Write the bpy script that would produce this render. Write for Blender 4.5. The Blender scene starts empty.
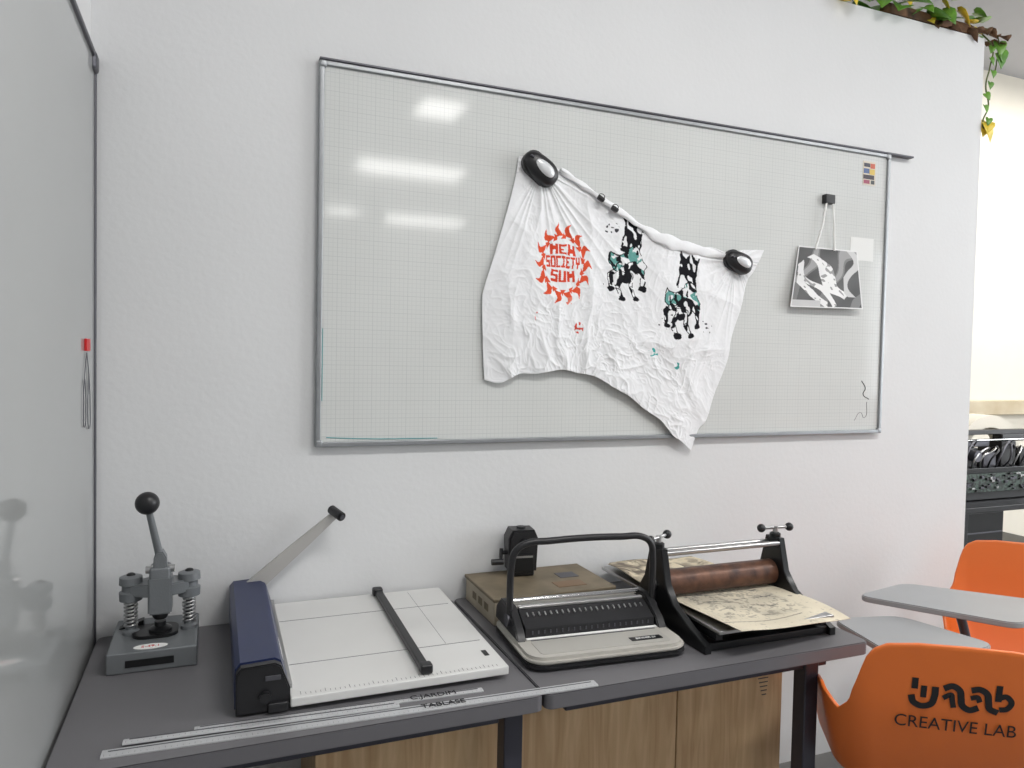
import bpy, bmesh, math, random
import numpy as np
from mathutils import Vector, Matrix, Euler
random.seed(7)
scn=bpy.context.scene
scn.view_settings.view_transform='Standard'

def S(r,g,b):
    def c(v):
        v/=255.; return v/12.92 if v<=.04045 else ((v+.055)/1.055)**2.4
    return (c(r),c(g),c(b),1)

def mat(name,col,rough=.5,metal=0,bump=0,bscale=60,var=.0,vscale=8,coat=0,spec=.5,col2=None,vdetail=3,contrast=None,dist=0):
    m=bpy.data.materials.new(name); m.use_nodes=True
    nt=m.node_tree; b=nt.nodes['Principled BSDF']
    b.inputs['Roughness'].default_value=rough; b.inputs['Metallic'].default_value=metal
    b.inputs['Specular IOR Level'].default_value=spec
    tc=nt.nodes.new('ShaderNodeTexCoord')
    n=nt.nodes.new('ShaderNodeTexNoise'); n.inputs['Scale'].default_value=vscale; n.inputs['Detail'].default_value=vdetail; n.inputs['Distortion'].default_value=dist
    nt.links.new(tc.outputs['Object'],n.inputs['Vector'])
    r=nt.nodes.new('ShaderNodeValToRGB')
    if col2 is None:
        k=1-var; col2=(col[0]*k,col[1]*k,col[2]*k,1)
    lo,hi=contrast if contrast else (.3,.7)
    r.color_ramp.elements[0].position=lo; r.color_ramp.elements[1].position=hi
    r.color_ramp.elements[0].color=col2; r.color_ramp.elements[1].color=col
    nt.links.new(n.outputs['Fac'],r.inputs['Fac']); nt.links.new(r.outputs['Color'],b.inputs['Base Color'])
    if bump:
        n2=nt.nodes.new('ShaderNodeTexNoise'); n2.inputs['Scale'].default_value=bscale; n2.inputs['Detail'].default_value=4
        nt.links.new(tc.outputs['Object'],n2.inputs['Vector'])
        bp=nt.nodes.new('ShaderNodeBump'); bp.inputs['Strength'].default_value=bump; bp.inputs['Distance'].default_value=.003
        nt.links.new(n2.outputs['Fac'],bp.inputs['Height']); nt.links.new(bp.outputs['Normal'],b.inputs['Normal'])
    return m
def attrmat(name,rough=.8,bump=0,spec=.3):
    m=bpy.data.materials.new(name); m.use_nodes=True; nt=m.node_tree; b=nt.nodes['Principled BSDF']
    a=nt.nodes.new('ShaderNodeAttribute'); a.attribute_name='Col'
    nt.links.new(a.outputs['Color'],b.inputs['Base Color']); b.inputs['Roughness'].default_value=rough; b.inputs['Specular IOR Level'].default_value=spec
    if bump:
        tc=nt.nodes.new('ShaderNodeTexCoord'); n=nt.nodes.new('ShaderNodeTexNoise'); n.inputs['Scale'].default_value=45; n.inputs['Detail'].default_value=6
        nt.links.new(tc.outputs['Object'],n.inputs['Vector'])
        bp=nt.nodes.new('ShaderNodeBump'); bp.inputs['Strength'].default_value=bump; bp.inputs['Distance'].default_value=.006
        nt.links.new(n.outputs['Fac'],bp.inputs['Height']); nt.links.new(bp.outputs['Normal'],b.inputs['Normal'])
    return m

# ---------- mesh helpers
def link(o,g=None):
    bpy.context.collection.objects.link(o)
    if g is not None: o.parent=g
    return o
def G(name,loc=(0,0,0),rot=(0,0,0)):
    e=bpy.data.objects.new(name,None); e.empty_display_size=.05; e.location=loc; e.rotation_euler=rot
    bpy.context.collection.objects.link(e); return e
def fin(bm,g,name,m,smooth=False,angle=None):
    me=bpy.data.meshes.new(name); bmesh.ops.recalc_face_normals(bm,faces=bm.faces[:]); bm.to_mesh(me); bm.free()
    me.materials.append(m)
    if smooth:
        for p in me.polygons: p.use_smooth=True
        try: me.set_sharp_from_angle(angle=math.radians(angle or 40))
        except Exception: pass
    return link(bpy.data.objects.new(name,me),g)
def wn(o):
    md=o.modifiers.new('wn','WEIGHTED_NORMAL'); md.weight=100; md.keep_sharp=True; return o
def box(g,name,c,s,m,bev=.002,rot=(0,0,0),seg=2):
    bm=bmesh.new(); bmesh.ops.create_cube(bm,size=1)
    bmesh.ops.scale(bm,vec=s,verts=bm.verts)
    if bev: bmesh.ops.bevel(bm,geom=bm.edges[:],offset=min(bev,min(s)*.45),segments=seg,affect='EDGES',profile=.5)
    o=fin(bm,g,name,m,bool(bev),50); o.location=c; o.rotation_euler=rot
    if bev: wn(o)
    return o
def cyl(g,name,p0,p1,r,m,r2=None,seg=28,bev=0):
    p0=Vector(p0);p1=Vector(p1);d=p1-p0
    bm=bmesh.new(); bmesh.ops.create_cone(bm,cap_ends=True,segments=seg,radius1=r,radius2=r if r2 is None else r2,depth=d.length)
    if bev:
        es=[e for e in bm.edges if len(e.link_faces)==2 and any(len(f.verts)>4 for f in e.link_faces)]
        bmesh.ops.bevel(bm,geom=es,offset=bev,segments=2,affect='EDGES')
    o=fin(bm,g,name,m,True,40); o.location=(p0+p1)/2; o.rotation_mode='QUATERNION'; o.rotation_quaternion=d.to_track_quat('Z','Y'); return o
def ball(g,name,c,r,m,sc=(1,1,1)):
    bm=bmesh.new(); bmesh.ops.create_uvsphere(bm,u_segments=32,v_segments=20,radius=r); bmesh.ops.scale(bm,vec=sc,verts=bm.verts)
    o=fin(bm,g,name,m,True,80); o.location=c; return o
def prism(g,name,pts,axis,a,b,m,bev=.0,smooth=True):
    bm=bmesh.new()
    def mk(p,t):
        v=[0,0,0]; k=[i for i in range(3) if i!=axis]; v[k[0]],v[k[1]]=p; v[axis]=t; return bm.verts.new(v)
    A=[mk(p,a) for p in pts]; B=[mk(p,b) for p in pts]
    bm.faces.new(A); bm.faces.new(B[::-1])
    n=len(pts)
    for i in range(n): bm.faces.new((A[i],A[(i+1)%n],B[(i+1)%n],B[i]))
    bmesh.ops.recalc_face_normals(bm,faces=bm.faces[:])
    if bev: bmesh.ops.bevel(bm,geom=[e for e in bm.edges if any(len(f.verts)==n for f in e.link_faces)],offset=bev,segments=2,affect='EDGES')
    return wn(fin(bm,g,name,m,smooth,35))
def tube(g,name,pts,r,m,cyc=False,bez=True,res=8,flat=None):
    cu=bpy.data.curves.new(name,'CURVE'); cu.dimensions='3D'; cu.bevel_depth=r; cu.bevel_resolution=4; cu.use_fill_caps=True
    if bez:
        sp=cu.splines.new('BEZIER'); sp.bezier_points.add(len(pts)-1)
        for bp,p in zip(sp.bezier_points,pts): bp.co=p; bp.handle_left_type=bp.handle_right_type='AUTO'
        sp.resolution_u=res
    else:
        sp=cu.splines.new('POLY'); sp.points.add(len(pts)-1)
        for bp,p in zip(sp.points,pts): bp.co=(*p,1)
    sp.use_cyclic_u=cyc
    t=bpy.data.objects.new(name,cu); bpy.context.collection.objects.link(t)
    dg=bpy.context.evaluated_depsgraph_get(); me=bpy.data.meshes.new_from_object(t.evaluated_get(dg))
    bpy.data.objects.remove(t); me.materials.clear(); me.materials.append(m)
    for p in me.polygons: p.use_smooth=True
    return link(bpy.data.objects.new(name,me),g)
def text(g,name,s,size,m,loc,rot,ext=.0003,align='CENTER',xs=1):
    cu=bpy.data.curves.new(name,'FONT'); cu.body=s; cu.size=size; cu.align_x=align; cu.align_y='CENTER'; cu.extrude=ext
    t=bpy.data.objects.new(name,cu); bpy.context.collection.objects.link(t)
    dg=bpy.context.evaluated_depsgraph_get(); me=bpy.data.meshes.new_from_object(t.evaluated_get(dg))
    bpy.data.objects.remove(t); me.materials.clear(); me.materials.append(m)
    o=link(bpy.data.objects.new(name,me),g); o.location=loc; o.rotation_euler=rot; o.scale=(xs,1,1); return o
def lathe(g,name,prof,c,m,seg=32,rot=(0,0,0)):
    bm=bmesh.new(); rings=[]
    for r,z in prof:
        rings.append([bm.verts.new((r*math.cos(2*math.pi*i/seg),r*math.sin(2*math.pi*i/seg),z)) for i in range(seg)])
    for a,b in zip(rings,rings[1:]):
        for i in range(seg): bm.faces.new((a[i],a[(i+1)%seg],b[(i+1)%seg],b[i]))
    bm.faces.new(rings[0][::-1]); bm.faces.new(rings[-1])
    o=fin(bm,g,name,m,True,35); o.location=c; o.rotation_euler=rot; return o
def grid(g,name,P,m,cols=None,smooth=True):
    ny,nx,_=P.shape
    idx=np.arange(ny*nx).reshape(ny,nx)
    f=np.stack([idx[:-1,:-1],idx[:-1,1:],idx[1:,1:],idx[1:,:-1]],-1).reshape(-1,4)
    me=bpy.data.meshes.new(name); me.from_pydata(P.reshape(-1,3).tolist(),[],f.tolist()); me.update()
    if cols is not None:
        ca=me.color_attributes.new('Col','FLOAT_COLOR','POINT')
        c=np.ones((ny*nx,4),np.float32); c[:,:3]=cols.reshape(-1,3); ca.data.foreach_set('color',c.ravel())
    if smooth: me.polygons.foreach_set('use_smooth',np.ones(len(f),bool))
    me.materials.append(m)
    return link(bpy.data.objects.new(name,me),g)
def vn(x,y,seed=0):
    xi=np.floor(x).astype(np.int64); yi=np.floor(y).astype(np.int64); fx=x-xi; fy=y-yi
    fx=fx*fx*(3-2*fx); fy=fy*fy*(3-2*fy)
    def h(a,b):
        n=(a*374761393+b*668265263+seed*1442695041)&0xffffffff
        n=((n^(n>>13))*1274126177)&0xffffffff; n=n^(n>>16); return (n&0xffff)/65535.
    return (h(xi,yi)*(1-fx)+h(xi+1,yi)*fx)*(1-fy)+(h(xi,yi+1)*(1-fx)+h(xi+1,yi+1)*fx)*fy
def solid(o,t,off=0):
    md=o.modifiers.new('s','SOLIDIFY'); md.thickness=t; md.offset=off
def rrect(w,d,r,seg=6,cx=0,cy=0):
    out=[]
    for sx,sy,a0 in ((1,1,0),(-1,1,90),(-1,-1,180),(1,-1,270)):
        for i in range(seg+1):
            a=math.radians(a0+90*i/seg); out.append((cx+sx*(w/2-r)+r*math.cos(a),cy+sy*(d/2-r)+r*math.sin(a)))
    return out

# ---------- materials
M_wall=mat('white_plaster',S(220,221,222),.85,bump=.2,bscale=60,var=.03,vscale=3,spec=.2)
M_wallL=mat('white_paint',S(215,215,215),.8,bump=.1,var=.02)
M_far=mat('cream_paint',S(236,230,216),.85,var=.02,bump=.1)
M_ceil=mat('ceiling_paint',S(190,190,194),.9,var=.03)
M_floor=mat('grey_vinyl',S(122,122,121),.5,var=.12,vscale=4)
M_alu=mat('aluminium',S(158,161,164),.42,.7,var=.08,vscale=30)
M_dkalu=mat('dark_aluminium',S(92,92,98),.45,.6,var=.1)
M_steel=mat('steel',S(190,190,190),.28,1,var=.1,vscale=20)
M_chrome=mat('chrome',S(205,205,205),.15,1,var=.05)
M_black=mat('black_plastic',S(28,28,31),.4,var=.2,vscale=12)
M_blackm=mat('black_enamel',S(26,27,29),.33,.2,var=.2,vscale=15)
M_table=mat('grey_laminate',S(107,106,109),.5,bump=.05,bscale=300,var=.07,vscale=2.5)
M_tedge=mat('grey_edge_band',S(98,97,101),.45,var=.05)
M_leg=mat('dark_steel_leg',S(60,60,70),.4,.3,var=.1)
M_press=mat('hammered_grey_enamel',S(124,128,131),.38,.3,bump=.15,bscale=250,var=.1)
M_plate=mat('light_grey_enamel',S(214,214,212),.5,var=.03)
M_navy=mat('navy_enamel',S(36,46,82),.38,var=.12,vscale=6)
M_beige=mat('grey_beige_plastic',S(182,179,172),.45,var=.04)
M_white=mat('white_paper',S(240,240,238),.8,var=.02)
M_ink=mat('black_ink',S(24,24,28),.7)
M_orange=mat('orange_polypropylene',S(230,118,50),.42,bump=.05,bscale=400,var=.05,vscale=3)
M_tablet=mat('grey_tablet',S(150,152,154),.4,var=.03)
M_red=mat('red_plastic',S(205,30,34),.4,var=.05)
M_roller=mat('rusty_roller',S(112,78,60),.42,.35,col2=S(58,40,36),vscale=26,vdetail=8,bump=.2)
M_cardbrown=mat('brown_board',S(128,116,96),.6,col2=S(100,90,72),vscale=10,bump=.15)
M_cardbeige=mat('beige_board',S(190,180,160),.7,col2=S(164,154,136),vscale=9)
M_green=mat('pothos_green',S(118,168,60),.35,col2=S(66,118,40),vscale=14)
M_yellow=mat('pothos_yellow',S(240,206,60),.4,col2=S(190,176,60),vscale=10)
M_brown=mat('dry_brown',S(128,92,64),.8,col2=S(66,50,36),vscale=25,bump=.6)
M_vine=mat('vine_stem',S(92,104,52),.6,var=.2)

def board_mat(name,base,grd,rough):
    m=bpy.data.materials.new(name); m.use_nodes=True; nt=m.node_tree; b=nt.nodes['Principled BSDF']; N=nt.nodes; L=nt.links
    b.inputs['Roughness'].default_value=rough
    tc=N.new('ShaderNodeTexCoord'); sx=N.new('ShaderNodeSeparateXYZ'); L.new(tc.outputs['Object'],sx.inputs[0])
    def lines(sock,st,w,amt):
        a=N.new('ShaderNodeMath'); a.operation='PINGPONG'; a.inputs[1].default_value=st/2; L.new(sock,a.inputs[0])
        c=N.new('ShaderNodeMath'); c.operation='LESS_THAN'; c.inputs[1].default_value=w; L.new(a.outputs[0],c.inputs[0])
        d=N.new('ShaderNodeMath'); d.operation='MULTIPLY'; d.inputs[1].default_value=amt; L.new(c.outputs[0],d.inputs[0]); return d.outputs[0]
    def mx(a,bb):
        c=N.new('ShaderNodeMath'); c.operation='MAXIMUM'; L.new(a,c.inputs[0]); L.new(bb,c.inputs[1]); return c.outputs[0]
    fac=mx(mx(lines(sx.outputs[0],.0125,.0006,.20),lines(sx.outputs[2],.0125,.0006,.20)),mx(lines(sx.outputs[0],.05,.0006,.36),lines(sx.outputs[2],.05,.0006,.36)))
    nz=N.new('ShaderNodeTexNoise'); nz.inputs['Scale'].default_value=3; nz.inputs['Detail'].default_value=5; L.new(tc.outputs['Object'],nz.inputs['Vector'])
    r=N.new('ShaderNodeValToRGB'); r.color_ramp.elements[0].position=.35; r.color_ramp.elements[1].position=.65
    r.color_ramp.elements[0].color=tuple(c*.96 for c in base[:3])+(1,); r.color_ramp.elements[1].color=base; L.new(nz.outputs['Fac'],r.inputs['Fac'])
    mi=N.new('ShaderNodeMix'); mi.data_type='RGBA'; L.new(fac,mi.inputs['Factor']); L.new(r.outputs[0],mi.inputs[6]); mi.inputs[7].default_value=grd
    L.new(mi.outputs[2],b.inputs['Base Color']); return m
M_board=board_mat('gridded_whiteboard_enamel',S(212,214,212),S(140,146,150),.075)
M_panel=mat('glossy_panel',S(160,162,161),.06,var=.03,vscale=2)
def wood():
    m=bpy.data.materials.new('oak_veneer'); m.use_nodes=True; nt=m.node_tree; b=nt.nodes['Principled BSDF']; N=nt.nodes; L=nt.links
    tc=N.new('ShaderNodeTexCoord'); mp=N.new('ShaderNodeMapping'); mp.inputs['Scale'].default_value=(14,14,1.2); L.new(tc.outputs['Object'],mp.inputs[0])
    n=N.new('ShaderNodeTexNoise'); n.inputs['Scale'].default_value=2.2; n.inputs['Detail'].default_value=8; n.inputs['Distortion'].default_value=1.6; L.new(mp.outputs[0],n.inputs['Vector'])
    r=N.new('ShaderNodeValToRGB'); r.color_ramp.elements[0].position=.3; r.color_ramp.elements[1].position=.7
    r.color_ramp.elements[0].color=S(184,150,112); r.color_ramp.elements[1].color=S(212,182,142); L.new(n.outputs['Fac'],r.inputs['Fac']); L.new(r.outputs[0],b.inputs['Base Color'])
    b.inputs['Roughness'].default_value=.55; return m
M_wood=wood()

# ---------- room
CEIL=3.55
def rbox(name,lo,hi,m):
    c=[(a+b)/2 for a,b in zip(lo,hi)]; s=[b-a for a,b in zip(lo,hi)]
    return box(None,name,c,s,m,bev=0)
rbox('floor',(-.4,-10.1,-.1),(8.1,3.1,0),M_floor)
rbox('ceiling',(-.4,-10.1,CEIL),(8.1,3.1,CEIL+.1),M_ceil)
rbox('wall_partition',(-.285,0,0),(2.884,.13,2.808),M_wall)
rbox('wall_left',(-.4,-10.1,0),(-.285,3.1,CEIL),M_wallL)
rbox('wall_far',(-.285,3.0,0),(8.1,3.1,CEIL),M_far)
rbox('wall_rear',(-.285,-10.1,0),(8.1,-10,CEIL),M_wallL)
rbox('wall_right',(8,-10,0),(8.1,3.0,1.0),M_wallL)
for i,(lo,hi) in enumerate([((8,-10,1),(8.1,-5.2,CEIL)),((8,-1,1),(8.1,3,CEIL)),((8,-5.2,3.0),(8.1,-1,CEIL))]):
    rbox('wall_right_part_%d'%(i+1),lo,hi,M_wallL)
wg=G('window_1',(8.03,-3.1,2.0))
for i,y in enumerate((-2.07,-.69,.69,2.07)): box(wg,'mullion_%d'%(i+1),(0,y,0),(.06,.06,2.0),M_white)
for i,z in enumerate((-.97,.97)): box(wg,'rail_%d'%(i+1),(0,0,z),(.06,4.2,.06),M_white)
rbox('wall_background',(2.9,1.5,0),(8.0,1.6,CEIL),M_far)
box(None,'trim_1',(5.45,1.47,1.20),(5.1,.06,.10),mat('ledge_wood',S(214,202,176),.6,col2=S(190,172,140),vscale=5),.004)

# ---------- left glossy panel
pg=G('glossy_wall_panel',(-.285,-2.0,1.2))
box(pg,'panel_face',(.0055,.0,-.1),(.011,3.97,2.17),M_panel,.002)
box(pg,'frame_top',(.009,0,.990),(.018,3.99,.014),M_dkalu,.003)
box(pg,'frame_side',(.0075,1.990,-.1),(.015,.012,2.19),M_dkalu,.003)
box(pg,'frame_corner',(.010,1.97,.975),(.021,.05,.045),M_dkalu,.008)
mg=G('red_magnet',(-.2738,-.147,1.488)); box(mg,'magnet_body',(.003,0,0),(.006,.050,.028),M_red,.001)
hg=G('hanging_wire_loop',(-.2738,-.147,1.47))
tube(hg,'wire_a',[(.002,.0,.0),(.002,-.03,-.05),(.002,-.045,-.10),(.002,-.032,-.17),(.002,-.012,-.12),(.002,-.028,-.06)],.0009,M_dkalu)
tube(hg,'wire_b',[(.002,.0,.0),(.002,.030,-.06),(.002,.012,-.12),(.002,.038,-.18),(.002,.050,-.13),(.002,.032,-.05)],.0009,M_dkalu)

# ---------- whiteboard
X1,X2,Z1,Z2=.2617,2.3714,1.2204,2.2775
bg=G('gridded_whiteboard',((X1+X2)/2,0,(Z1+Z2)/2)); W=X2-X1;H=Z2-Z1
box(bg,'board_face',(0,-.008,0),(W-.01,.012,H-.01),M_board,0)
fw=.014
box(bg,'frame_left',(-W/2+fw/2,-.011,0),(fw,.022,H),M_alu,.003)
box(bg,'frame_right',(W/2-fw/2,-.011,0),(fw,.022,H),M_alu,.003)
box(bg,'frame_bottom',(0,-.012,-H/2+fw/2),(W,.024,fw),M_alu,.003)
box(bg,'frame_top',(0,-.011,H/2-fw/2),(W,.022,fw),M_alu,.003)
box(bg,'hanging_rail',(.057,-.013,H/2+.002),(W+.114,.026,.007),M_dkalu,.002)
for i,(sx,sz) in enumerate(((-1,1),(1,1),(-1,-1),(1,-1))): box(bg,'corner_cap_%d'%(i+1),(sx*(W/2-.010),-.012,sz*(H/2-.010)),(.020,.026,.020),M_alu,.005)
tl=mat('teal_marker',S(60,150,155),.6)
tube(bg,'marker_smudge',[(-W/2+.03,-.0145,-H/2+.026),(-W/2+.15,-.0145,-H/2+.020),(-W/2+.35,-.0145,-H/2+.018)],.0012,tl)
tube(bg,'marker_line_left',[(-W/2+.017,-.0145,-.4),(-W/2+.017,-.0145,-.2)],.001,tl)
bx=-( (X1+X2)/2); bz=-((Z1+Z2)/2)
tube(bg,'marker_scribble',[(2.27+bx,-.0145,1.42+bz),(2.29+bx,-.0145,1.39+bz),(2.28+bx,-.0145,1.37+bz),(2.31+bx,-.0145,1.35+bz)],.0014,M_ink)
tube(bg,'marker_scribble_b',[(2.24+bx,-.0145,1.27+bz),(2.27+bx,-.0145,1.30+bz),(2.29+bx,-.0145,1.28+bz),(2.30+bx,-.0145,1.34+bz)],.0007,M_dkalu)

# ---------- cloth
def curve_pts(pts,n):
    pts=np.array(pts,float); P=np.vstack([2*pts[0]-pts[1],pts,2*pts[-1]-pts[-2]])
    seg=len(pts)-1; d=np.r_[0,np.cumsum(np.linalg.norm(np.diff(pts,axis=0),axis=1))]; t=np.linspace(0,d[-1],n); out=[]
    for tt in t:
        i=min(np.searchsorted(d,tt,side='right')-1,seg-1); u=(tt-d[i])/(d[i+1]-d[i]); p0,p1,p2,p3=P[i:i+4]
        out.append(.5*((2*p1)+(-p0+p2)*u+(2*p0-5*p1+4*p2-p3)*u*u+(-p0+3*p1-3*p2+p3)*u**3))
    return np.array(out)
nx,ny=560,460
top=curve_pts([(.850,2.088),(.93,2.085),(1.01,2.05),(1.131,1.99),(1.20,1.952),(1.28,1.908),(1.42,1.872),(1.50,1.862),(1.56,1.866),(1.62,1.856),(1.70,1.868),(1.785,1.874)],nx)
bot=curve_pts([(.752,1.411),(.80,1.402),(.86,1.43),(.92,1.432),(1.0,1.445),(1.057,1.436),(1.12,1.425),(1.184,1.392),(1.25,1.36),(1.31,1.318),(1.37,1.282),(1.42,1.232),(1.46,1.208),(1.499,1.178)],nx)
lef=curve_pts([(.850,2.088),(.835,2.0),(.79,1.83),(.75,1.70),(.741,1.649),(.745,1.52),(.752,1.411)],ny)
rig=curve_pts([(1.785,1.874),(1.745,1.80),(1.715,1.76),(1.69,1.661),(1.655,1.56),(1.64,1.48),(1.59,1.366),(1.56,1.28),(1.53,1.25),(1.499,1.178)],ny)
u=np.linspace(0,1,nx)[None,:,None]; v=np.linspace(0,1,ny)[:,None,None]
P2=(1-v)*top[None]+v*bot[None]+(1-u)*lef[:,None]+u*rig[:,None]-((1-u)*(1-v)*top[0]+u*(1-v)*top[-1]+(1-u)*v*bot[0]+u*v*bot[-1])
X=P2[...,0]; Z=P2[...,1]; U=np.broadcast_to(u[...,0],X.shape); V=np.broadcast_to(v[...,0],X.shape)
def ridge(n): return 1-np.abs(2*n-1)
wx=X+.07*vn(X*7,Z*7,3)+.02*vn(X*22,Z*22,33); wz=Z+.07*vn(X*7+9,Z*7,4)+.02*vn(X*22,Z*22+4,34)
a1=np.arctan2(Z-2.054,X-.921); r1=np.hypot(Z-2.054,X-.921)
a2=np.arctan2(Z-1.825,X-1.662); r2=np.hypot(Z-1.825,X-1.662)
calm=.35+.65*np.clip((V-.45)*2.2,0,1)
disp=.012*vn(wx*4,wz*3,1)+.007*ridge(vn(wx*10,wz*6,2))**2+calm*(.0038*ridge(vn(wx*19+wz*9,wz*18-wx*7,5))**3+.0028*ridge(vn(wx*44-wz*14,wz*36,6))**3+.0012*ridge(vn(wx*80+wz*30,wz*70,7))**2)+.0004*vn(X*90,Z*90,8)
disp+=.007*ridge(vn(a1*9+2,r1*1.5,11))**2*np.exp(-r1*3)+.008*ridge(vn(a2*9+2,r2*1.5,12))**2*np.exp(-r2*3.0)
bill=np.clip(V-.7,0,1)*3.3
disp+=.012*bill*vn(X*15+Z*4,Z*2,13)
edge=np.minimum.reduce([U*6,(1-U)*6,V*8+.15,np.ones_like(U)])
Y=-.0165-disp*np.clip(.35+edge,0,1)
C=np.ones(X.shape+(3,))*np.array(S(234,235,237)[:3])
C*= (1-.03*vn(X*8,Z*8,21))[...,None]
def put(mask,col): C[mask]=np.array(S(*col)[:3])
FONT={'N':"101 111 111 101 101",'E':"111 100 110 100 111",'W':"101 101 111 111 101",'S':"111 100 111 001 111",'O':"111 101 101 101 111",'C':"111 100 100 100 111",'I':"111 010 010 010 111",'T':"111 010 010 010 010",'U':"101 101 101 101 111",'Y':"101 101 111 010 010",'A':"111 101 111 101 101",'H':"101 101 111 101 101",'R':"110 101 110 101 101"}
def glyphs(word,cx,cz,cw,ch,col,lx,lz):
    n=len(word)
    for k,chh in enumerate(word):
        rows=FONT[chh].split(); x0=cx+(k-n/2)*cw
        gx=np.floor((lx-x0)/(cw*.9)*3).astype(int); gz=np.floor((cz+ch/2-lz)/ch*5).astype(int)
        ok=(gx>=0)&(gx<3)&(gz>=0)&(gz<5); A=np.array([[int(c) for c in r] for r in rows])
        mk=np.zeros(X.shape,bool); mk[ok]=A[gz[ok],gx[ok]]==1; put(mk,col)
jx=.006*(vn(X*45,Z*45,31)-.5); jz=.006*(vn(X*45,Z*45,32)-.5)
lx=X-1.003+jx; lz=Z-1.772+jz
RO=(218,86,56)
an=np.arctan2(lz/.10,lx/.078); rr=np.hypot(lx/.078,lz/.10)
swirl=an/(2*math.pi)*14+.14*np.sin((rr-.8)*16); tri=np.abs((swirl%1)*2-1)
put((rr>.88)&(tri>(rr-.84)*2.0+.12),RO)
tri2=np.abs(((swirl+.5)%1)*2-1); put((rr>.80)&(rr<1.0)&(tri2>(rr-.78)*3.4+.30),RO)
glyphs('NEW',0,.047,.029,.032,(212,74,50),lx,lz+lx*lx*2); glyphs('SOCIETY',0,.006,.0165,.038,(212,74,50),lx,lz); glyphs('SUN',0,-.039,.028,.034,(212,74,50),lx,lz-lx*lx*2)
put((np.hypot(lx-.02,(lz+.11)*.7)<.012)&(vn(X*120,Z*120,37)>.5),(228,130,110))
def creature(cx,cz,sc,rot,seed):
    c,s=math.cos(rot),math.sin(rot); a=(X-cx)/sc; b=(Z-cz)/sc; lx=c*a+s*b+.008*(vn(X*60,Z*60,seed)-.5); lz=-s*a+c*b+.008*(vn(X*60,Z*60,seed+1)-.5)
    n=vn(lx*95+lz*20,lz*60,seed+2); n2=vn(lx*120,lz*100,seed+5); n3=vn(lx*45,lz*45,seed+6); K=(30,30,34); T=(104,160,154)
    def cap(p,q_,r_,r2_):
        px,pz=p; dx=q_[0]-px; dz=q_[1]-pz; t=np.clip(((lx-px)*dx+(lz-pz)*dz)/(dx*dx+dz*dz),0,1)
        return np.hypot(lx-px-t*dx,lz-pz-t*dz)-(r_+(r2_-r_)*t)
    nw=.028+.09*np.abs(lz-.065)
    neck=(np.abs(lx-.004)<nw)&(lz>.010)&(lz<.118+.008*np.sin(lx*150))
    put(neck&(n>.40),K); put((np.abs(np.abs(lx-.004)-nw)<.0034)&(lz>.015)&(lz<.115)&(n2>.15),K)
    # body patches below
    bod=((lx/.042)**2+((lz+.035)/.038)**2); put((bod<1)&(n>.46),K)
    # teal drape across
    dr=(np.abs(lz-.004+.5*np.abs(lx)*1.0-.018*np.sin(lx*60))<.017+.006*n3)&(np.abs(lx)<.062)
    dro=(np.abs(lz-.004+.5*np.abs(lx)*1.0-.018*np.sin(lx*60))<.021+.006*n3)&(np.abs(lx)<.066)
    put(dro&(n2>.25),K); put(dr&(n2>.18),T); put(dr&(n3>.66),(232,232,234)); put(dr&(n>.74),K)
    legs=[((-.026,-.030),(-.056,-.066),.011,.007),((-.056,-.066),(-.046,-.100),.008,.006),((-.010,-.058),(-.026,-.098),.011,.007),((-.026,-.098),(-.006,-.126),.008,.006),((.012,-.056),(.022,-.092),.011,.007),((.022,-.092),(.040,-.116),.008,.006),((.026,-.028),(.058,-.050),.011,.007),((.058,-.050),(.060,-.082),.008,.006)]
    for p,q_,r_,r2_ in legs:
        d=cap(p,q_,r_,r2_); put((d<0)&((n>.44)|((d>-.0028)&(n2>.25))),K)
    for px,pz in ((-.044,-.106),(-.002,-.131),(.045,-.122),(.062,-.090)): put((np.hypot((lx-px)/.012,(lz-pz)/.008)<1),K)
    put((((lx+.004)/.016)**2+((lz+.070)/.012)**2<1)&(n2>.2),K)
    put((np.hypot((lx+.040)/.04,(lz+.08)/.04)<1)&(vn(lx*160,lz*160,seed+8)>.86),K)
creature(1.236,1.812,1.06,-.14,40); creature(1.446,1.704,1.10,-.14,50)
put((np.hypot(X-1.330,Z-1.507)<.014)&(vn(X*90,Z*90,60)>.4),(60,165,160)); put((np.hypot(X-1.345,Z-1.497)<.01)&(vn(X*90,Z*90,61)>.5),(60,165,160))
put((np.hypot(X-1.429,Z-1.463)<.012)&(vn(X*90,Z*90,62)>.5),(70,150,145))
put((np.hypot((X-1.060)/.016,(Z-1.577)/.018)<1)&(vn(X*160,Z*160,63)>.5),(208,80,66))
put((np.hypot((X-.915)/.008,(Z-1.603)/.018)<1)&(vn(X*160,Z*160,64)>.6),(224,130,120))
put((np.hypot((X-1.17)/.03,(Z-1.90)/.02)<1)&(vn(X*140,Z*140,65)>.78),(60,60,66))
put((np.hypot((X-1.55)/.03,(Z-1.60)/.03)<1)&(vn(X*140,Z*140,66)>.85),(60,60,66))
cg=G('printed_cloth',(0,0,0))
cl=grid(cg,'cloth_sheet',np.stack([X,Y,Z],-1),attrmat('printed_cotton',.9,.18,.1),C); solid(cl,.0012)
hp=curve_pts([(.985,2.062),(1.05,2.030),(1.131,1.988),(1.21,1.950),(1.28,1.912),(1.36,1.884),(1.44,1.868),(1.54,1.852),(1.63,1.842)],200); th=np.linspace(0,2*math.pi,25)
HX=np.zeros((200,25,3))
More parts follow.
